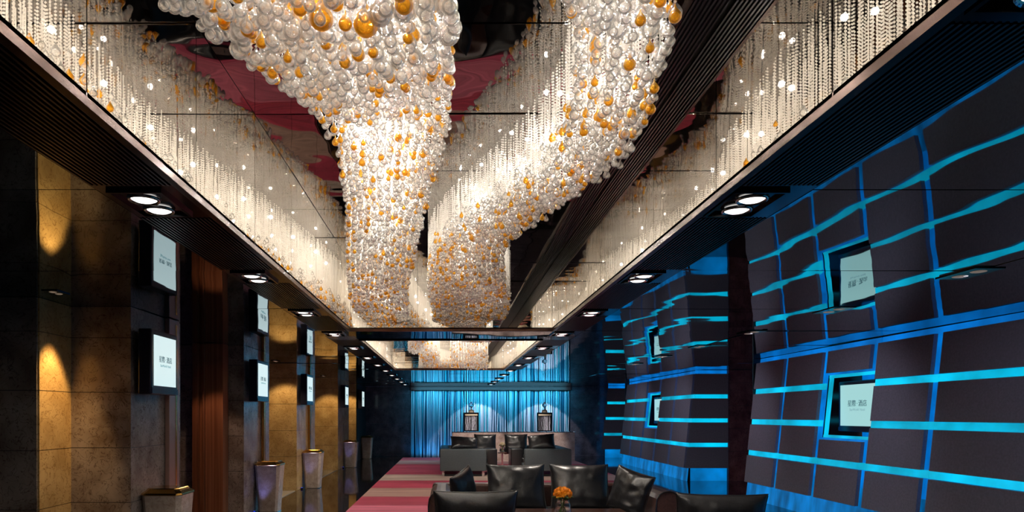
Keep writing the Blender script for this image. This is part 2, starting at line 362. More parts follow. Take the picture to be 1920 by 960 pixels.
# slatted strips beside the recesses, broken by the lamp boxes
LY = [3.40 + 1.82*k for k in range(-3, 12)]
def slats(x0, x1, y0, y1, z, n, single):
    w = (x1-x0)/n
    me = MB().box(-.0045, .0045, -(y1-y0)/2, (y1-y0)/2, 0, .016).mesh('slat', M['slat'])
    if single:
        for i in range(n): link('slat', me, None, ce, (x0+(i+.5)*w, (y0+y1)/2-10, z-H))
    else:
        b = MB()
        for i in range(n): b.box(x0+(i+.5)*w-.0045, x0+(i+.5)*w+.0045, y0-10, y1-10, z-H, z-H+.016)
        b.obj('slats_far', M['slat'], ce)['kind'] = 'stuff'
    box('grille_back', x0, x1, y0-10, y1-10, z-H+.03, z-H+.035, M['black'], ce)
for (x0, x1) in ((RX1+.035, GX1), (GX0, RX0-.035)):
    for k in range(len(LY)-1):
        a, b_ = LY[k]+.26, LY[k+1]-.26
        if b_ > R2[1] or a < -2: continue
        slats(x0, x1, a, b_, H, 18, 2 <= k <= 5)
    for k in range(len(LY)):                                  # dark plates round the lamp boxes
        if LY[k] < R2[1]: box('lamp_plate', x0, x1, LY[k]-.26-10, LY[k]+.26-10, .004, .02, M['blackgloss'], ce)
# recess interiors
def recess(y0, y1, tr):
    ys = [y0] + [y for y in np.arange(math.floor(y0)+.3, y1, 1.0) if y0+.3 < y < y1-.3] + [y1]
    for a, b_ in zip(ys[:-1], ys[1:]):
        box('mirror_panel', RX0-.01, RX0, a+.0035-10, b_-.0035-10, .02, HR-H, M['recess_side'], ce)
        box('mirror_panel', RX1, RX1+.01, a+.0035-10, b_-.0035-10, .02, HR-H, M['recess_side'], ce)
        me = MB().box(-(1.10-RX0)/2+.002,(1.10-RX0)/2-.002,-(b_-a)/2+.003,(b_-a)/2-.003,0,.01).mesh('mirror_ceiling_panel', M['recess_top'])
        link('mirror_ceiling_panel', me, None, ce, ((1.10+RX0)/2, (a+b_)/2-10, HR-H+.004), (random.gauss(0,.003), random.gauss(0,.003), 0))
    for k in range(3):
        w = (RX1-RX0)/3
        box('mirror_panel', RX0+k*w+.002, RX0+(k+1)*w-.002, y1-10, y1+.01-10, .02, HR-H, M['recess_side'], ce)
    box('mirror_panel', RX0, RX1, y0-.01-10, y0-10, .02, HR-H, M['recess_side'], ce)
    w = (RX1-1.12)/8
    for i in range(8): box('slat', 1.12+i*w, 1.12+i*w+.009, y0-10, y1-10, HR-H-.012, HR-H+.004, M['slat'], ce)
    box('grille_back', 1.10, RX1, y0-10, y1-10, HR-H+.012, HR-H+.02, M['black'], ce)
    box('grille_trim', 1.095, 1.112, y0-10, y1-10, HR-H-.014, HR-H+.01, M['bronze'], ce)
    t = struct(empty('trim_%d' % tr, (0, (y0+y1)/2, H))); yc = (y0+y1)/2
    for n_, x0, x1, a, b_ in (('rim', RX0-.035, RX0, y0-.035, y1+.035), ('rim', RX1, RX1+.035, y0-.035, y1+.035), ('rim', RX0, RX1, y0-.035, y0), ('rim', RX0, RX1, y1, y1+.035)):
        box(n_, x0, x1, a-yc, b_-yc, -.012, .035, M['bronze'], t)
recess(*R1, 5); recess(*R2, 6)

# ------------------------------------------------------------------ string curtain
def curtain():
    g = empty('string_curtain', (1.59, YB+.08, 0))
    tag(g, 'floor-length blue and silver string curtain across the far end wall', 'curtain')
    for mname, cnt, w0, w1, yo in (('string_blue', 170, .02, .05, .07), ('string_teal', 90, .012, .035, .045), ('string', 110, .010, .026, .02), ('string_pale', 60, .007, .020, -.02)):
        b = MB()
        for i in range(cnt):
            x = random.uniform(-2.95, 2.95); w = random.uniform(w0, w1); y = yo + random.uniform(-.03, .03)
            ph = random.uniform(0, 6.3); am = random.uniform(.0, .035) if mname != 'string_blue' else .01
            lean = random.gauss(0, .03); v = []; f = []; n = 8
            for k in range(n+1):
                z = (H-.13)*k/n; s = 1-k/n
                xx = x + am*math.sin(ph+3.2*k/n)*s**.5 + lean*s
                v += [(xx-w/2,y,z+.005), (xx+w/2,y-.002,z+.005), (xx, y+.005, z+.005)]
            for k in range(n):
                for (p, q) in ((0,1),(1,2),(2,0)): f.append((3*k+p,3*k+q,3*k+3+q,3*k+3+p))
            b.add(v, f)
        o = b.obj('strings', M[mname], g); o['kind'] = 'stuff'
    box('curtain_rail', -2.96, 2.96, -.05, .09, H-.16, H-.13, M['black'], g)
curtain()

# ------------------------------------------------------------------ chandeliers
# plan of the two ribbons: depth, near side x, far side x, height above the eye at each side
LEFT = [(0.3,-.78,-.04,1.02,1.02),(1.81,-.80,0.0,1.10,1.10),(2.41,-.72,0.0,1.22,1.24),(2.99,-.70,0.0,1.42,1.40),(3.54,-.66,0.0,1.56,1.53),(3.85,-.63,-.02,1.51,1.50),(4.5,-.67,-.14,1.41,1.41),(5.0,-.73,-.22,1.35,1.35),
        (6.0,-.88,-.32,1.30,1.30),(7.3,-1.04,-.45,1.25,1.25),(8.4,-1.12,-.50,1.20,1.20)]
RIGHT = [(0.3,.25,.60,1.15,1.12),(2.03,.35,.70,1.25,1.22),(2.4,.47,.76,1.28,1.25),(2.85,.55,.835,1.32,1.28),(3.5,.60,.88,1.36,1.28),(3.95,.56,.82,1.36,1.30),(4.5,.42,.73,1.39,1.32),(5.04,.235,.58,1.45,1.34),
         (5.6,.04,.47,1.46,1.36),(6.2,-.12,.49,1.40,1.36),(7.0,-.20,.56,1.36,1.33),(7.8,-.20,.70,1.31,1.28),(8.4,-.16,.72,1.26,1.24)]
def ip(tab, y, c):
    t = np.array(tab); return np.interp(y, t[:,0], t[:,c])
DROP_PROF = [(0.10, 1.95), (0.22, 1.45), (0.52, 0.95), (0.86, 0.45), (1.0, 0.0), (0.90,-0.45), (0.60,-0.80), (0.12,-0.99)]
def unit_drop(n, prof):
    b = MB().lathe(prof, n); return np.array(b.v), b.f
def batch(name, verts, faces_tri_or_list, pos, scl, m, parent, smooth=True, zs=None):
    """many scaled copies of one small shape as one mesh"""
    nv = len(verts); N = len(pos)
    if N == 0: return None
    sc3 = np.repeat(scl[:,None], 3, 1) if zs is None else np.stack([scl, scl, zs], 1)
    V = (verts[None]*sc3[:,None,:] + pos[:,None,:]).reshape(-1,3)
    loops = np.array([i for f in faces_tri_or_list for i in f]); tot = np.array([len(f) for f in faces_tri_or_list])
    L = (loops[None] + (np.arange(N)*nv)[:,None]).reshape(-1)
    T = np.tile(tot, N); S = np.concatenate([[0], np.cumsum(T)[:-1]])
    me = bpy.data.meshes.new(name); me.vertices.add(len(V)); me.loops.add(len(L)); me.polygons.add(len(T))
    me.vertices.foreach_set('co', V.astype(np.float32).ravel()); me.loops.foreach_set('vertex_index', L.astype(np.int32))
    me.polygons.foreach_set('loop_start', S.astype(np.int32)); me.polygons.foreach_set('loop_total', T.astype(np.int32))
    me.polygons.foreach_set('use_smooth', np.full(len(T), smooth)); me.update(calc_edges=True); me.validate()
    o = link(name, me, m, parent); o['kind'] = 'stuff'; return o
def build_chandelier():
    root = empty('crystal_chandelier', (0, 4.4, HR))
    org = np.array([0, 4.4, HR])
    S = []                                            # strands: x, y, bottom z
    for tab, sp0 in ((LEFT, .044), (RIGHT, .042)):
        y = 0.9
        while y < 8.38:
            sp = sp0*float(np.interp(y, (1.8, 3.2, 4.5, 8), (1.3, 1.15, 1.0, .95)))
            x0, x1, ha, hb_ = (ip(tab, y, k) for k in (1, 2, 3, 4))
            n = max(2, int((x1-x0)/sp)); s_ = (x1-x0)/n
            for i in range(n+1):
                x = x0 + i*s_ + rng.normal(0, .007); yy = y + rng.normal(0, .008)
                edge = min(i, n-i)/n; h = ha + (hb_-ha)*i/n
                S.append((x, yy, EYE + h + rng.uniform(-.02,.035) + .03*math.sin(5*x+2.3*yy) - .03*math.sin(math.pi*edge), min(i, n-i)))
            y += sp
    S = np.array(S)
    # drops
    pos, rad, amb = [], [], []
    for x, y, z, e in S:
        near = max(0, min(1, (3.6-y)/1.6))
        k = 0; zz = z
        for t in range(3):
            if t and rng.random() > (.7, .45)[t-1]: break
            r = rng.uniform(.013, .021)*(1+.25*near)
            if rng.random() < .07: r = rng.uniform(.026,.036)*(.7+.35*near)
            pos.append((x, y, zz + r)); rad.append(r); amb.append(rng.random() < .17)
            zz += 2.9*r + rng.uniform(.0, .05)
    pos = np.array(pos)-org; rad = np.array(rad); amb = np.array(amb)
    w = pos + org
    dv, df = unit_drop(9, DROP_PROF)
    # the drops that show largest, each a part
    ix = 840 + 1280*w[:,0]/w[:,1]; iy = 778 - 1280*(w[:,2]-EYE)/w[:,1]
    hb = np.where(w[:,0] < .15, ip(LEFT, w[:,1], 3), ip(RIGHT, w[:,1], 3)) + EYE
    vis = (ix > 0) & (ix < 1920) & (iy > 5) & (iy < 900) & (w[:,2] < hb+.05)
    sizepx = rad*1280/w[:,1]*vis
    single = np.zeros(len(w), bool)
    for flag, cnt in ((False, 290), (True, 110)):
        cand = np.where((amb == flag) & vis)[0]; cand = cand[np.argsort(-sizepx[cand])][:cnt]; single[cand] = True
    hv, hf = unit_drop(16, [(0.08,1.95),(0.15,1.6),(0.30,1.25),(0.52,.95),(0.74,.66),(0.9,.38),(1,.0),(.96,-.3),(.82,-.57),(.55,-.83),(.2,-.98)])
    def onemesh(m):
        me = bpy.data.meshes.new('drop'); me.from_pydata([tuple(v) for v in hv], [], hf); me.polygons.foreach_set('use_smooth', [True]*len(me.polygons)); me.materials.append(m); return me
    mc, ma = onemesh(M['crystal']), onemesh(M['amber'])
    for i in np.where(single)[0]:
        o = link('amber_drop' if amb[i] else 'glass_drop', ma if amb[i] else mc, None, root, tuple(pos[i])); o.scale = (rad[i],)*3
        if amb[i]: o['label'] = 'amber glass drop'
    rest = ~single
    batch('glass_drops', dv, df, pos[rest & ~amb], rad[rest & ~amb], M['crystal'], root)
    o = batch('amber_drops', dv, df, pos[rest & amb], rad[rest & amb], M['amber'], root); o['label'] = 'amber glass drops'
    # strands: faceted beads or plain rods
    octa = np.array([(1,0,0),(0,1,0),(-1,0,0),(0,-1,0),(0,0,1),(0,0,-1)], float)
    of = [(0,1,4),(1,2,4),(2,3,4),(3,0,4),(1,0,5),(2,1,5),(3,2,5),(0,3,5)]
    bp, br, rp, rz = [], [], [], []
    for x, y, z, e in S:
        z0 = z + .06
        if e <= 3 and rng.random() < .9 or rng.random() < .5:
            n = int((HR-z0)/.0165); r = rng.uniform(.0055,.0072)
            for k in range(n): bp.append((x, y, z0 + (k+.5)*.0165)); br.append(r)
        else:
            rp.append((x, y, (z0+HR)/2)); rz.append((HR-z0)/2)
    bp = np.array(bp)-org; rp = np.array(rp)-org
    batch('bead_strands', octa, of, bp, np.array(br), M['bead'], root, smooth=False)
    rod = MB().lathe([(1,-1),(1,1)], 4); batch('glass_rods', np.array(rod.v), rod.f, rp, np.full(len(rp), .0032), M['bead'], root, smooth=False, zs=np.array(rz))
    print('drops', len(pos), 'strands', len(S), 'beads', len(bp))
    return root
def lamps(root, y0, y1):
    y = y0
    while y < y1:
        for tab in (LEFT, RIGHT):
            x0, x1 = ip(tab, y, 1), ip(tab, y, 2)
            for f in ((.12, .45, .8) if tab is LEFT else (.55, .85)):
                x = x0+(x1-x0)*f + random.uniform(-.03,.03)
                light('halogen_lamp', 'POINT', (x, y-4.4+random.uniform(-.1,.1), -.12), LAMP_W*(1.15 if tab is LEFT else .62), WARM, root, shadow_soft_size=.014)
            for k in range(2):   # fill points added just above the drops to brighten them
                f = random.uniform(.2,.8); yy = y+.31*k; zz = EYE+ip(tab, yy, 3)-HR
                light('drop_fill', 'POINT', (ip(tab,yy,1)*(1-f)+ip(tab,yy,2)*f, yy-4.4, zz+.15), FILL_LOW, WARM, root, shadow_soft_size=.010)
        y += .62
ch = build_chandelier()
tag(ch, 'huge crystal chandelier of hanging bead strands and amber drops over the seating, nearest', 'chandelier', 'crystal chandeliers in the ceiling recesses')
ch2 = ch.copy(); COL.objects.link(ch2)
for c in list(ch.children):
    if c.get('kind') == 'stuff':
        d = c.copy(); COL.objects.link(d); d.parent = ch2
ch2.location = (0.08, 12.75, HR); ch2.rotation_euler.z = math.pi; ch2.scale = (.98, .76, 1)
ch2['label'] = 'smaller-looking crystal chandelier in the farther mirrored recess beyond the cross beam'
lamps(ch, 1.2, 8.3); 
for k in range(9):
    for x in (-.75, -.1, .6): light('halogen_lamp', 'POINT', (x+random.uniform(-.1,.1), (k-4)*.85, -.10), LAMP_W*2.6, WARM, ch2, shadow_soft_size=.014)

# ------------------------------------------------------------------ recessed lamps
def lamp_unit(x, y, name='twin_downlight'):
    t = empty(name, (x, y, H))
    b = MB()
    for (x0,x1,y0,y1) in ((-.13,-.115,-.2,.2),(.115,.13,-.2,.2),(-.115,.115,-.2,-.185),(-.115,.115,.185,.2)): b.box(x0,x1,y0,y1,-.012,.004)
    b.obj('housing', M['blackgloss'], t)
    ring = MB(); v = []; f = []; n = 24
    prof = [(.078,-.004),(.070,-.018),(.058,-.010),(.060,.0)]
    for r, z in prof:
        for i in range(n): v.append((r*math.cos(2*math.pi*i/n), r*math.sin(2*math.pi*i/n), z))
    for j in range(len(prof)):
        for i in range(n): f.append((j*n+i, j*n+(i+1)%n, ((j+1)%4)*n+(i+1)%n, ((j+1)%4)*n+i))
    ring.add(v, f)
    for s in (-.088, .088):
        ring.obj('trim_ring', M['steel'], t, (0, s, 0), smooth=True)
        MB().lathe([(.012,-.020),(.045,-.016),(.060,-.004),(.060,.0)], 24).obj('bulb', M['lamp'], t, (0, s, 0), smooth=True)
    return t
def copy_tree(o, parent=None):
    c = o.copy(); COL.objects.link(c); c.parent = parent
    for q in list(o.children): copy_tree(q, c)
    return c
ORD = ['nearest','second','third','fourth','fifth','sixth','seventh','eighth','ninth','tenth','eleventh','farthest']
first = None
for side, xs in (('left', -1.475), ('right', 1.475)):
    j = 0
    for y in LY:
        if y > YB-.6: continue
        o = lamp_unit(xs, y) if first is None else copy_tree(first)
        first = first or o
        o.location = (xs, y, H)
        if y < 3:
            tag(o, 'twin recessed lamp overhead %s, in the slatted strip on the %s side' % (('behind the viewer', 'above the viewer', 'just before the view')[LY.index(y)], 'marble-wall' if side == 'left' else 'blue-wall'), 'ceiling lamp', 'twin recessed lamps')
        else:
            tag(o, '%s twin round recessed lamp along the %s edge of the chandelier recess' % (ORD[min(j,11)], 'marble-wall' if side == 'left' else 'blue-wall'), 'ceiling lamp', 'twin recessed lamps')
            j += 1
        light('downlight_beam', 'SPOT', (xs, y, H-.03), 75, (1,.88,.76), rot=(0,0,0), spot_size=R(75), spot_blend=.6, shadow_soft_size=.05)
for x in (.9, 2.9): light('counter_fill', 'SPOT', (x, 20.9, H-.05), 230, (1,.88,.82), rot=(R(43),0,0), spot_size=R(50), spot_blend=.6, shadow_soft_size=.05)  # added fill for the counter front, no fixture above
# outer row of small unlit-looking lamps in the black ceiling
def small_lamp():
    t = empty('small_downlight', (0,0,H))
    MB().box(-.11,.11,-.2,.2,-.008,.004).obj('housing', M['blackgloss'], t)
    for s in (-.09,.09): MB().lathe([(.03,-.014),(.05,-.01),(.055,-.006)], 18).obj('bulb', M['lamp_dim'], t, (0,s,0))
    return t
sl = None
for j, y in enumerate((5.07, 6.85, 8.7, 10.5, 12.3, 14.1)):
    o = small_lamp() if sl is None else copy_tree(sl); sl = sl or o
    o.location = (3.87, y, H)
    tag(o, '%s small twin lamp in the black mirror ceiling above the tilted panel wall' % ORD[j], 'ceiling lamp', 'small lamps by the panel wall')
for j, y in enumerate((5.85, 13.3, 18.4, 22.3)):
    o = copy_tree(sl); o.location = (-3.36, y, H); o.scale = (.6,.5,1)
    tag(o, ('small spot in the ceiling before the golden pilaster', 'small spot in the ceiling before the third marble pier', 'small spot in the ceiling before the fourth marble pier', 'small spot in the ceiling before the last marble pier')[j], 'ceiling lamp')
    light('amber_spot', 'SPOT', (-3.36 if j == 0 else -3.3, y+(.42 if j == 0 else 0), H-.05), (125, 45, 50, 48)[j], (1,.62,.24) if j == 0 else (1,.68,.32), rot=((R(20),0,0) if j else (0, R(12), 0)), spot_size=R(80 if j else 52), spot_blend=.5, shadow_soft_size=.04)
light('doorway_fill', 'SPOT', (-3.3, 9.35, H-.05), 28, (1,.62,.38), rot=(R(17),R(4),0), spot_size=R(60), spot_blend=.5, shadow_soft_size=.04)  # fill added to brighten the wood panels, no fixture
# added soft fill over the panel wall and its end faces
for y in (5.07, 8.7, 12.3, 16.0, 19.5):
    light('panel_fill', 'SPOT', (3.87, y, H-.04), 48, (.80,.80,1), rot=(R(28), R(-40), 0), spot_size=R(120), spot_blend=.8, shadow_soft_size=.05)

# ------------------------------------------------------------------ carpet
box('carpet', -1.62, 4.25, 10.3, 24.6, 0.0, 0.018, M['carpet'])
tag(bpy.data.objects['carpet'], 'wide carpet with cross bands of pink, crimson and cream running down the hall', 'carpet')

# ------------------------------------------------------------------ text on screens
def text_mesh(s, size, m, wide=1.0):
    cu = bpy.data.curves.new('lettering', 'FONT'); cu.body = s; cu.size = size; cu.align_x = 'CENTER'; cu.align_y = 'CENTER'; cu.resolution_u = 3
    cu.extrude = .0008
    ob = bpy.data.objects.new('lettering', cu); COL.objects.link(ob)
    dg = bpy.context.evaluated_depsgraph_get(); me = bpy.data.meshes.new_from_object(ob.evaluated_get(dg)); bpy.data.objects.remove(ob)
    me.materials.clear(); me.materials.append(m); return me
TXT1 = [(text_mesh(q, .068, M['ink']), dx) for q, dx in (('星', -.125), ('際', -.055), ('·', 0), ('酒', .055), ('店', .125))]; TXT2 = [(text_mesh('StarWorld', .036, M['ink_pale']), -.05), (text_mesh('Hotel', .036, M['ink_pale']), .085)]
def monitor(x, y, face, w, h, zc, smat, depth=.13, cable=True):
    """face=+1 looks to +X, -1 looks to -X; origin at the screen's back"""
    t = empty('wall_monitor', (x, y, zc))
    s = face
    b = MB().box(min(0, s*depth), max(0, s*depth), -w/2-.055, w/2+.055, -h/2-.085, h/2+.055)
    b.obj('casing', M['bezel'], t, bevel=.012)
    box('lower_bar', min(s*depth, s*(depth+.008)), max(s*depth, s*(depth+.008)), -w/2-.05, w/2+.05, -h/2-.078, -h/2-.02, M['bezel'], t)
    box('screen', min(s*depth, s*(depth+.006)), max(s*depth, s*(depth+.006)), -w/2, w/2, -h/2, h/2, smat, t)
    rot = (R(90), 0, R(90)) if s > 0 else (R(90), 0, R(-90))
    k = 1.45 if w > .7 else 1.0
    for grp, z in ((TXT1, .015), (TXT2, -.045)):
        for me, dx in grp:
            q = link('lettering', me, None, t, (s*(depth+.008), s*dx*k, z*k), rot); q.scale = (k,)*3
    return t
# ------------------------------------------------------------------ planters and poles
def planter():
    t = empty('stone_pedestal', (0,0,0)); r2 = math.sqrt(2)
    def sq(hw, ch, z):  # chamfered square ring
        a, c = hw, hw-ch
        return [(a,-c,z),(a,c,z),(c,a,z),(-c,a,z),(-a,c,z),(-a,-c,z),(-c,-a,z),(c,-a,z)]
    def loft(rings):
        v = [p for r in rings for p in r]; f = []; n = 8
        for j in range(len(rings)-1):
            for i in range(n): f.append((j*n+i, j*n+(i+1)%n, (j+1)*n+(i+1)%n, (j+1)*n+i))
        f.append(tuple(range(7,-1,-1))); f.append(tuple(range((len(rings)-1)*n, len(rings)*n))); return MB().add(v, f)
    loft([sq(.150,.035,.0), sq(.152,.035,.03), sq(.200,.045,.745)]).obj('body', M['planter'], t)
    loft([sq(.154,.035,.0), sq(.154,.035,.012)]).obj('foot', M['steel'], t)
    loft([sq(.203,.045,.746), sq(.208,.045,.752), sq(.204,.045,.768), sq(.175,.04,.790), sq(.160,.035,.806), sq(.155,.03,.815)]).obj('brass_cap', M['brass'], t)
    return t
pl = None
where = ['beside the wooden doorway, nearest the camera', 'under the second wall screen', 'before the third marble pier', 'on the black floor before the fourth pier', 'at the far end by the dark wall']
for j, (x, y) in enumerate(((-2.86, 6.98), (-2.97, 11.0), (-2.92, 14.55), (-3.0, 20.2), (-3.02, 24.2))):
    o = planter() if pl is None else copy_tree(pl); pl = pl or o
    if j == 1 or j > 1: pass
    o.location = (x if x > -2.87 else -2.87, y, 0)
    tag(o, 'tapered stone pedestal with stepped cap ' + where[j], 'pedestal', 'tapered pedestals along the marble wall')
mon = None
for j, y in enumerate((6.97, 10.66, 14.3, 19.5, 23.25)):
    if mon is None: mon = o = monitor(WX+.06, y, 1, .53, .50, 2.09, M['screen'])
    else: o = copy_tree(mon); o.location = (WX+.06, y, 2.09)
    tag(o, '%s black monitor on the marble wall with a lit pale screen' % ORD[j], 'monitor', 'lit monitors along the marble wall')
po = None
for j, (x, y, wd) in enumerate(((-3.045, 7.55, .27), (-3.045, 11.28, .09), (-3.045, 15.05, .12))):
    t = empty('bronze_pole', (x, y, 0))
    box('shaft', -.03, .02, -wd/2, wd/2, 0, H-.003, M['pole'] if j == 0 else M['brass'], t, bevel=.006)
    box('groove', .02, .024, wd*.1, wd*.25, 0.05, H-.05, M['brass'], t)
    tag(o := t, ('broad bronze pole at the edge of the nearest marble block', 'slim brass pole beside the second monitor', 'slim brass pole beside the third monitor')[j], 'pole')
for j, y in enumerate((7.0, 10.75, 14.25, 19.9)):
    # small blue uplighter on the floor behind each pedestal
    t = empty('blue_uplight', (WX+.03, y, 0))
    box('case', -.02, .02, -.03, .03, 0, .03, M['blackgloss'], t); box('lens', -.012, .012, -.022, .022, .03, .034, M['blue_line'], t)
    tag(t, ('tiny blue uplight behind the nearest pedestal','tiny blue uplight behind the second pedestal','tiny blue uplight behind the third pedestal','tiny blue uplight behind the fourth pedestal')[j], 'light')
    light('blue_uplight_beam', 'SPOT', (WX+.12, y, .08), 8, (.25,.28,1.0), rot=(R(180), R(8), 0), spot_size=R(60), spot_blend=.9, shadow_soft_size=.03)
# right wall monitors in their niches
for j, y in enumerate((9.80, 19.0)):
    t = monitor(6.28, y, -1, .84, .60, EYE+.14, M['screen_right'], depth=.40)
    tag(t, ('nearer wide lit monitor in the glowing blue niche of the tilted panel wall', 'farther small-looking monitor in the blue niche of the second panel wall')[j], 'monitor')

# ------------------------------------------------------------------ seating
def cushion(name, w, h, t, m, seed=0, wr=.010, loc=(0,0,0), rot=(0,0,0), pinch=.06):
    """pillow standing in XZ, thickness along Y, origin at bottom centre"""
    from mathutils import noise
    n = 26; v = []; f = []
    for side in (1, -1):
        for j in range(n+1):
            for i in range(n+1):
                u = -1+2*i/n; q = -1+2*j/n
                u2 = math.sin(u*math.pi/2)*.35+u*.65; q2 = math.sin(q*math.pi/2)*.35+q*.65
                px = u2*(1-pinch*(1-abs(q2)**2.5))*w/2 if abs(u2) > .0 else 0; pz = q2*(1-pinch*(1-abs(u2)**2.5))*h/2
                e = max(0, (1-abs(u2)**3.2))**.55*max(0, (1-abs(q2)**3.2))**.55
                nz = noise.noise(Vector((px*9+seed, pz*9, side*3)))*wr + noise.noise(Vector((px*28+seed, pz*16, side*5)))*wr*.35
                rad = .6+.4*max(abs(u2), abs(q2))
                v.append((px, side*(t/2*e + nz*e*rad*1.6 + .006), pz + h/2))
    N = (n+1)**2
    for s in (0, 1):
        for j in range(n):
            for i in range(n):
                a = s*N+j*(n+1)+i; q = (a, a+1, a+n+2, a+n+1); f.append(q if s else q[::-1])
    rim = [i for i in range(n+1)] + [j*(n+1)+n for j in range(1, n+1)] + [n*(n+1)+i for i in range(n-1, -1, -1)] + [j*(n+1) for j in range(n-1, 0, -1)]
    for k in range(len(rim)):
        a, b_ = rim[k], rim[(k+1) % len(rim)]; f.append((a, b_, b_+N, a+N))
    o = MB().add(v, f).obj(name, m, None, loc, rot, smooth=True)
    # piping round the seam
    pts = [v[i] for i in rim]; pts = [(p[0]*1.005, 0, p[2]) for p in pts]; pts.append(pts[0])
    MB().tube(pts, .006, 5).obj('piping', m, o, smooth=True)
    return o
def rbox(name, x0,x1,y0,y1,z0,z1, m, parent, bv=.03, seg=4): return MB().box(x0,x1,y0,y1,z0,z1).obj(name, m, parent, bevel=bv, seg=seg, smooth=True)
# front sofa, facing the camera
s = empty('sofa', (1.2, 8.35, 0.018)); tag(s, 'long low brown leather sofa facing the camera behind the flower table', 'sofa')
rbox('base', -1.40, 1.40, -.62, .50, .10, .26, M['brown_leather'], s)
rbox('seat_cushion', -1.13, -.01, -.66, .30, .26, .38, M['leather'], s, .04); rbox('seat_cushion', .01, 1.13, -.66, .30, .26, .38, M['leather'], s, .04)
rbox('back', -1.40, 1.40, .32, .52, .26, .66, M['brown_leather'], s, .04)
def arm(x0, x1):   # arm rolls over outward at the top
    b = MB(); pr = [(x0,.13),(x0,.50)] + [(x0+(x1-x0)*(.5-.5*math.cos(math.pi*k/8)), .50+.17*math.sin(math.pi*k/8)**.7) for k in range(1,8)] + [(x1,.50),(x1,.13)]
    n = len(pr); v = [(x,-.66,z) for x, z in pr] + [(x,.34,z) for x, z in pr]
    f = [tuple(range(n)), tuple(range(2*n-1, n-1, -1))] + [(i, i+n, (i+1)%n+n, (i+1)%n) for i in range(n)]
    b.add(v, f).obj('arm', M['brown_leather'], s)
    MB().tube([(x,-.665,z) for x, z in pr], .008, 5).obj('piping', M['leather'], s)
arm(1.14, 1.42); arm(-1.42, -1.14)
for x in (-1.25, 1.25):
    for y in (-.55, .42): box('leg', x-.03, x+.03, y-.03, y+.03, 0, .10, M['steel'], s)
def C(label, *a, **k):
    o = cushion('cushion', *a, **k); tag(o, label, 'cushion'); return o
C('large square black leather back cushion behind and left of the orange flowers', .72, .57, .24, M['leather'], seed=1, loc=(.84, 8.28, .40), rot=(R(-20),0,R(2)))
C('large square black leather back cushion behind the orange flowers, shiny centre', .72, .57, .24, M['leather'], seed=2, loc=(1.61, 8.28, .40), rot=(R(-20),0,R(-3)))
C('crumpled black leather cushion leaning on the rolled arm of the brown sofa', .50, .52, .20, M['leather'], seed=3, wr=.022, loc=(2.05, 7.98, .40), rot=(R(-10),R(14),R(-48)))
C('slim black leather cushion edge-on at the sofa end away from the blue wall', .50, .50, .18, M['leather'], seed=4, loc=(.24, 8.15, .40), rot=(R(-6),R(-14),R(62)))
# near lounge chairs with their backs to the camera
def lounge(x, y, rz, label, clabel, seed):
    t = empty('lounge_chair', (x, y, 0.018), rz); tag(t, label, 'armchair')
    rbox('base', -.45, .45, -.42, .42, .12, .38, M['brown_leather'], t); rbox('back', -.45, .45, -.42, -.24, .38, .62, M['brown_leather'], t, .04)
    rbox('seat_cushion', -.42, .42, -.22, .42, .38, .47, M['leather'], t, .035)
    for xx in (-.38, .38):
        for yy in (-.36, .36): box('leg', xx-.025, xx+.025, yy-.025, yy+.025, 0, .12, M['steel'], t)
    c = C(clabel, .64, .50, .20, M['leather'], seed=seed, wr=.014, loc=(0,0,0), rot=(0,0,0))
    c.location = Vector((x, y, 0)) + Matrix.Rotation(rz, 3, 'Z') @ Vector((0, -.05, .49)); c.rotation_euler = (R(14), 0, rz)
    return t, c
lounge(.20, 5.35, R(4), 'low leather lounge chair at the bottom edge, before the striped carpet', 'wide black leather cushion topping the chair before the flower table', 5)
lounge(2.02, 5.15, R(-8), 'low leather lounge chair at the bottom edge before the blue panel wall', 'wide black leather cushion topping the chair nearest the blue panel wall', 6)
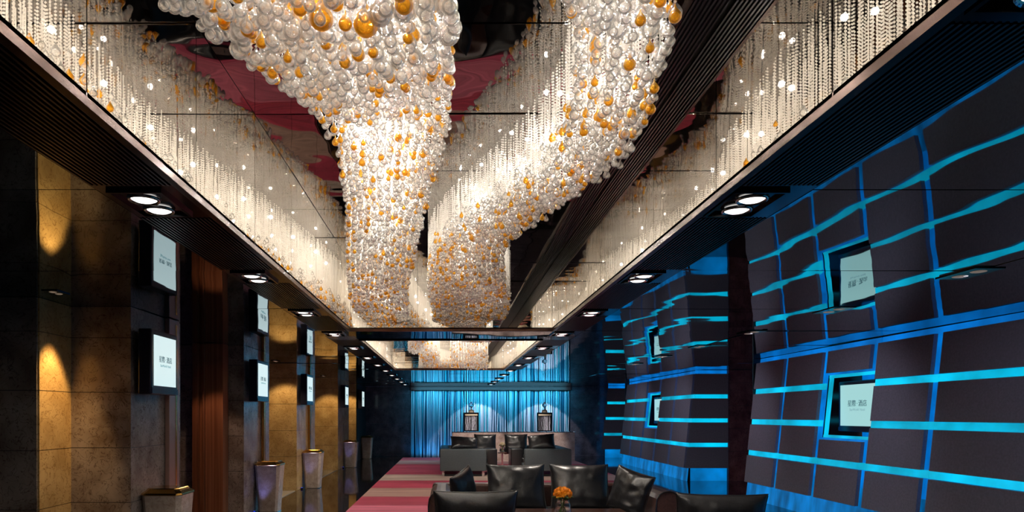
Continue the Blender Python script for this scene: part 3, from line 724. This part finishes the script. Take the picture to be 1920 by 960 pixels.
# coffee table with flowers
t = empty('coffee_table', (1.17, 6.72, .018)); tag(t, 'low dark wood table carrying the orange flowers', 'table')
rbox('table_top', -.66, .66, -.5, .52, .50, .54, M['table'], t, .006, 2)
for xx in (-.58, .58):
    for yy in (-.42, .44): box('leg', xx-.03, xx+.03, yy-.03, yy+.03, 0, .50, M['table'], t)
def bouquet(x, y, z, sc, label, petal, group=None):
    t = empty('flower_vase', (x, y, z)); t.scale = (sc,)*3; tag(t, label, 'vase', group)
    MB().lathe([(.055,0),(.07,.02),(.074,.06),(.064,.12),(.052,.15),(.050,.155),(.046,.15),(.058,.12),(.068,.06),(.064,.025),(.01,.012)], 24).obj('glass_body', M['glass'], t, smooth=True)
    MB().lathe([(.055,.026),(.064,.04),(.0655,.062),(.060,.095),(.01,.096)], 20).obj('water', M['water'], t, smooth=True)
    rr = random.Random(3)
    for k in range(9):
        a = k*2.4; b = MB().tube([(.03*math.cos(a+2),.03*math.sin(a+2),.03),(.012*math.cos(a),.012*math.sin(a),.12),(.04*math.cos(a),.04*math.sin(a),.18)], .003, 5); b.obj('stem', M['stem'], t)
    for k in range(22):
        ph = math.acos(1-1.25*(k+.5)/22); a = k*2.4; R0 = .062
        c = Vector((R0*math.sin(ph)*math.cos(a), R0*math.sin(ph)*math.sin(a), .20+R0*.75*math.cos(ph)))
        nrm = Vector((math.sin(ph)*math.cos(a), math.sin(ph)*math.sin(a), math.cos(ph)))
        b = MB(); u = nrm.orthogonal().normalized(); w = nrm.cross(u)
        for ring, (n, ln, up) in enumerate(((7,.030,.004),(6,.020,.012),(4,.011,.016))):
            for i in range(n):
                al = 2*math.pi*(i+.5*ring)/n + rr.random()*.3; d = u*math.cos(al)+w*math.sin(al); e = nrm.cross(d)
                p0 = c+nrm*up*.4; p1 = c+d*ln*.55+nrm*up; p2 = c+d*ln+nrm*(up+.006)
                b.add([p0-e*.003, p0+e*.003, p1+e*ln*.38, p2, p1-e*ln*.38, p1-nrm*.003], [(0,1,2,3,4),(0,5,1),(1,5,2),(2,5,3),(3,5,4),(4,5,0)])
        b.obj('flower', petal, t)
    for k in range(7):
        a = k*.95+.3; d = Vector((math.cos(a), math.sin(a), 0)); e = Vector((-d.y, d.x, 0)); c = Vector((0,0,.155))
        p0 = c+d*.03; p1 = c+d*.065+Vector((0,0,.03)); p2 = c+d*.098+Vector((0,0,.022))
        MB().add([p0-e*.004,p0+e*.004,p1+e*.024,p2,p1-e*.024,p1-Vector((0,0,.004))], [(0,1,2,3,4),(0,5,1),(1,5,2),(2,5,3),(3,5,4),(4,5,0)]).obj('leaf', M['leaf'], t)
    return t
bouquet(1.10, 6.55, .559, 1.15, 'small clear glass vase of orange flowers on the low dark table', M['orange'])
# far pair of sofas
def far_sofa(x, label, mirror):
    t = empty('sofa', (x, 17.0, .018)); tag(t, label, 'sofa', 'pair of grey sofas before the marble counter'); g = M['grey_leather']; q = mirror
    def B(n, x0,x1,y0,y1,z0,z1,m=g,bv=.025): rbox(n, min(q*x0,q*x1), max(q*x0,q*x1), y0,y1,z0,z1,m,t,bv,3)
    B('arm', -.58,.58,0,.26,.13,.68); B('arm', -.58,.58,2.0,2.25,.13,.68)
    B('back', -.58,-.34,.26,2.0,.13,.68); B('base', -.34,.62,.26,2.0,.13,.33)
    B('seat_cushion', -.34,.62,.27,1.99,.33,.44, M['leather'])
    B('chaise', .58,.88,.45,1.30,.13,.66, M['leather'])
    for xx in (-.5,.5):
        for yy in (.08, 2.15): box('leg', q*xx-.03, q*xx+.03, yy-.03, yy+.03, 0, .13, M['steel'], t)
    box('plinth_rail', -.5, .5, .06, .1, .0, .05, M['black'], t)
far_sofa(.38, 'grey box sofa before the marble counter, the one by the open carpet', 1)
far_sofa(2.50, 'grey box sofa before the marble counter, the one nearer the blue wall', -1)
C('flat-lying black leather cushion on the arm of the grey sofa by the open carpet', .70, .40, .20, M['leather'], seed=7, loc=(.42, 17.35, .66), rot=(R(-38),R(4),R(6)))
C('upright black leather cushion on the grey sofa by the open carpet', .60, .55, .20, M['leather'], seed=8, loc=(1.02, 18.6, .48), rot=(R(-10),0,R(4)))
C('upright black leather cushion on the grey sofa nearer the blue wall', .62, .55, .20, M['leather'], seed=9, loc=(1.85, 18.6, .48), rot=(R(-10),0,R(-4)))
C('tilted black leather cushion on the arm of the grey sofa nearer the blue wall', .68, .46, .20, M['leather'], seed=10, loc=(2.40, 17.4, .66), rot=(R(-35),R(-6),R(-8)))
sd = empty('side_table', (1.43, 18.0, .018)); tag(sd, 'small dark side table in the gap of the two grey sofas', 'table')
rbox('table_top', -.11,.11,-.11,.11,.52,.55, M['table'], sd, .005, 2); box('leg', -.025,.025,-.025,.025,.02,.52, M['steel'], sd); box('foot', -.11,.11,-.11,.11,0,.02, M['steel'], sd)
bouquet(1.43, 17.98, .569, 1.0, 'tiny vase of cream flowers between the two grey sofas', M['cream'])

# ------------------------------------------------------------------ marble counter and display stands before the curtain
cn = empty('marble_counter', (2.2, 22.6, .018)); tag(cn, 'long pale brown marble counter before the string curtain', 'counter')
for k in range(4): box('marble_slab', -2.06+k*1.015, -2.06+(k+1)*1.015-.004, 0, .6, 0, .96, M['counter'], cn)
box('glass_top', -2.08, 2.02, -.02, .62, .96, .985, M['glass'], cn)
def stand(x, label):
    t = empty('display_stand', (x, 22.9, 1.005)); tag(t, label, 'display stand', 'black display stands on the marble counter')
    for xx in (-.25, .21): box('post', xx, xx+.04, -.05, .05, 0, .60, M['blackgloss'], t)
    box('top_bar', -.25, .25, -.06, .06, .60, .625, M['blackgloss'], t); box('bottom_bar', -.21, .21, -.05, .05, 0, .03, M['blackgloss'], t)
    box('white_bar', -.21, .21, -.055, .03, .52, .575, M['cream'], t)
    box('back_plate', -.21, .21, .03, .045, .03, .60, M['black'], t)
    b = MB()
    for k in range(26):
        xx = random.uniform(-.19,.19); pts = [(xx+random.uniform(-.01,.01), random.uniform(-.03,.02), .52-.49*q/6) for q in range(7)]; b.tube(pts, .003, 3)
    b.obj('silver_strings', M['string_pale'], t)['kind'] = 'stuff'
    g = empty('glass_ornament', (x, 22.9, 1.63)); tag(g, label.replace('black framed stand of silver strings', 'cream footed glass ornament on the stand'), 'ornament', 'glass ornaments on the display stands')
    MB().lathe([(.10,0),(.10,.02),(.085,.06),(.05,.10),(.01,.105)], 18).obj('foot', M['cream'], g, smooth=True)
    MB().lathe([(.02,.106),(.018,.15),(.06,.20),(.085,.25),(.06,.30),(.02,.33),(.008,.36)], 18).obj('glass_bulb', M['glass'], g, smooth=True)
stand(.78, 'black framed stand of silver strings on the counter by the open carpet')
stand(3.24, 'black framed stand of silver strings on the counter nearer the blue wall')
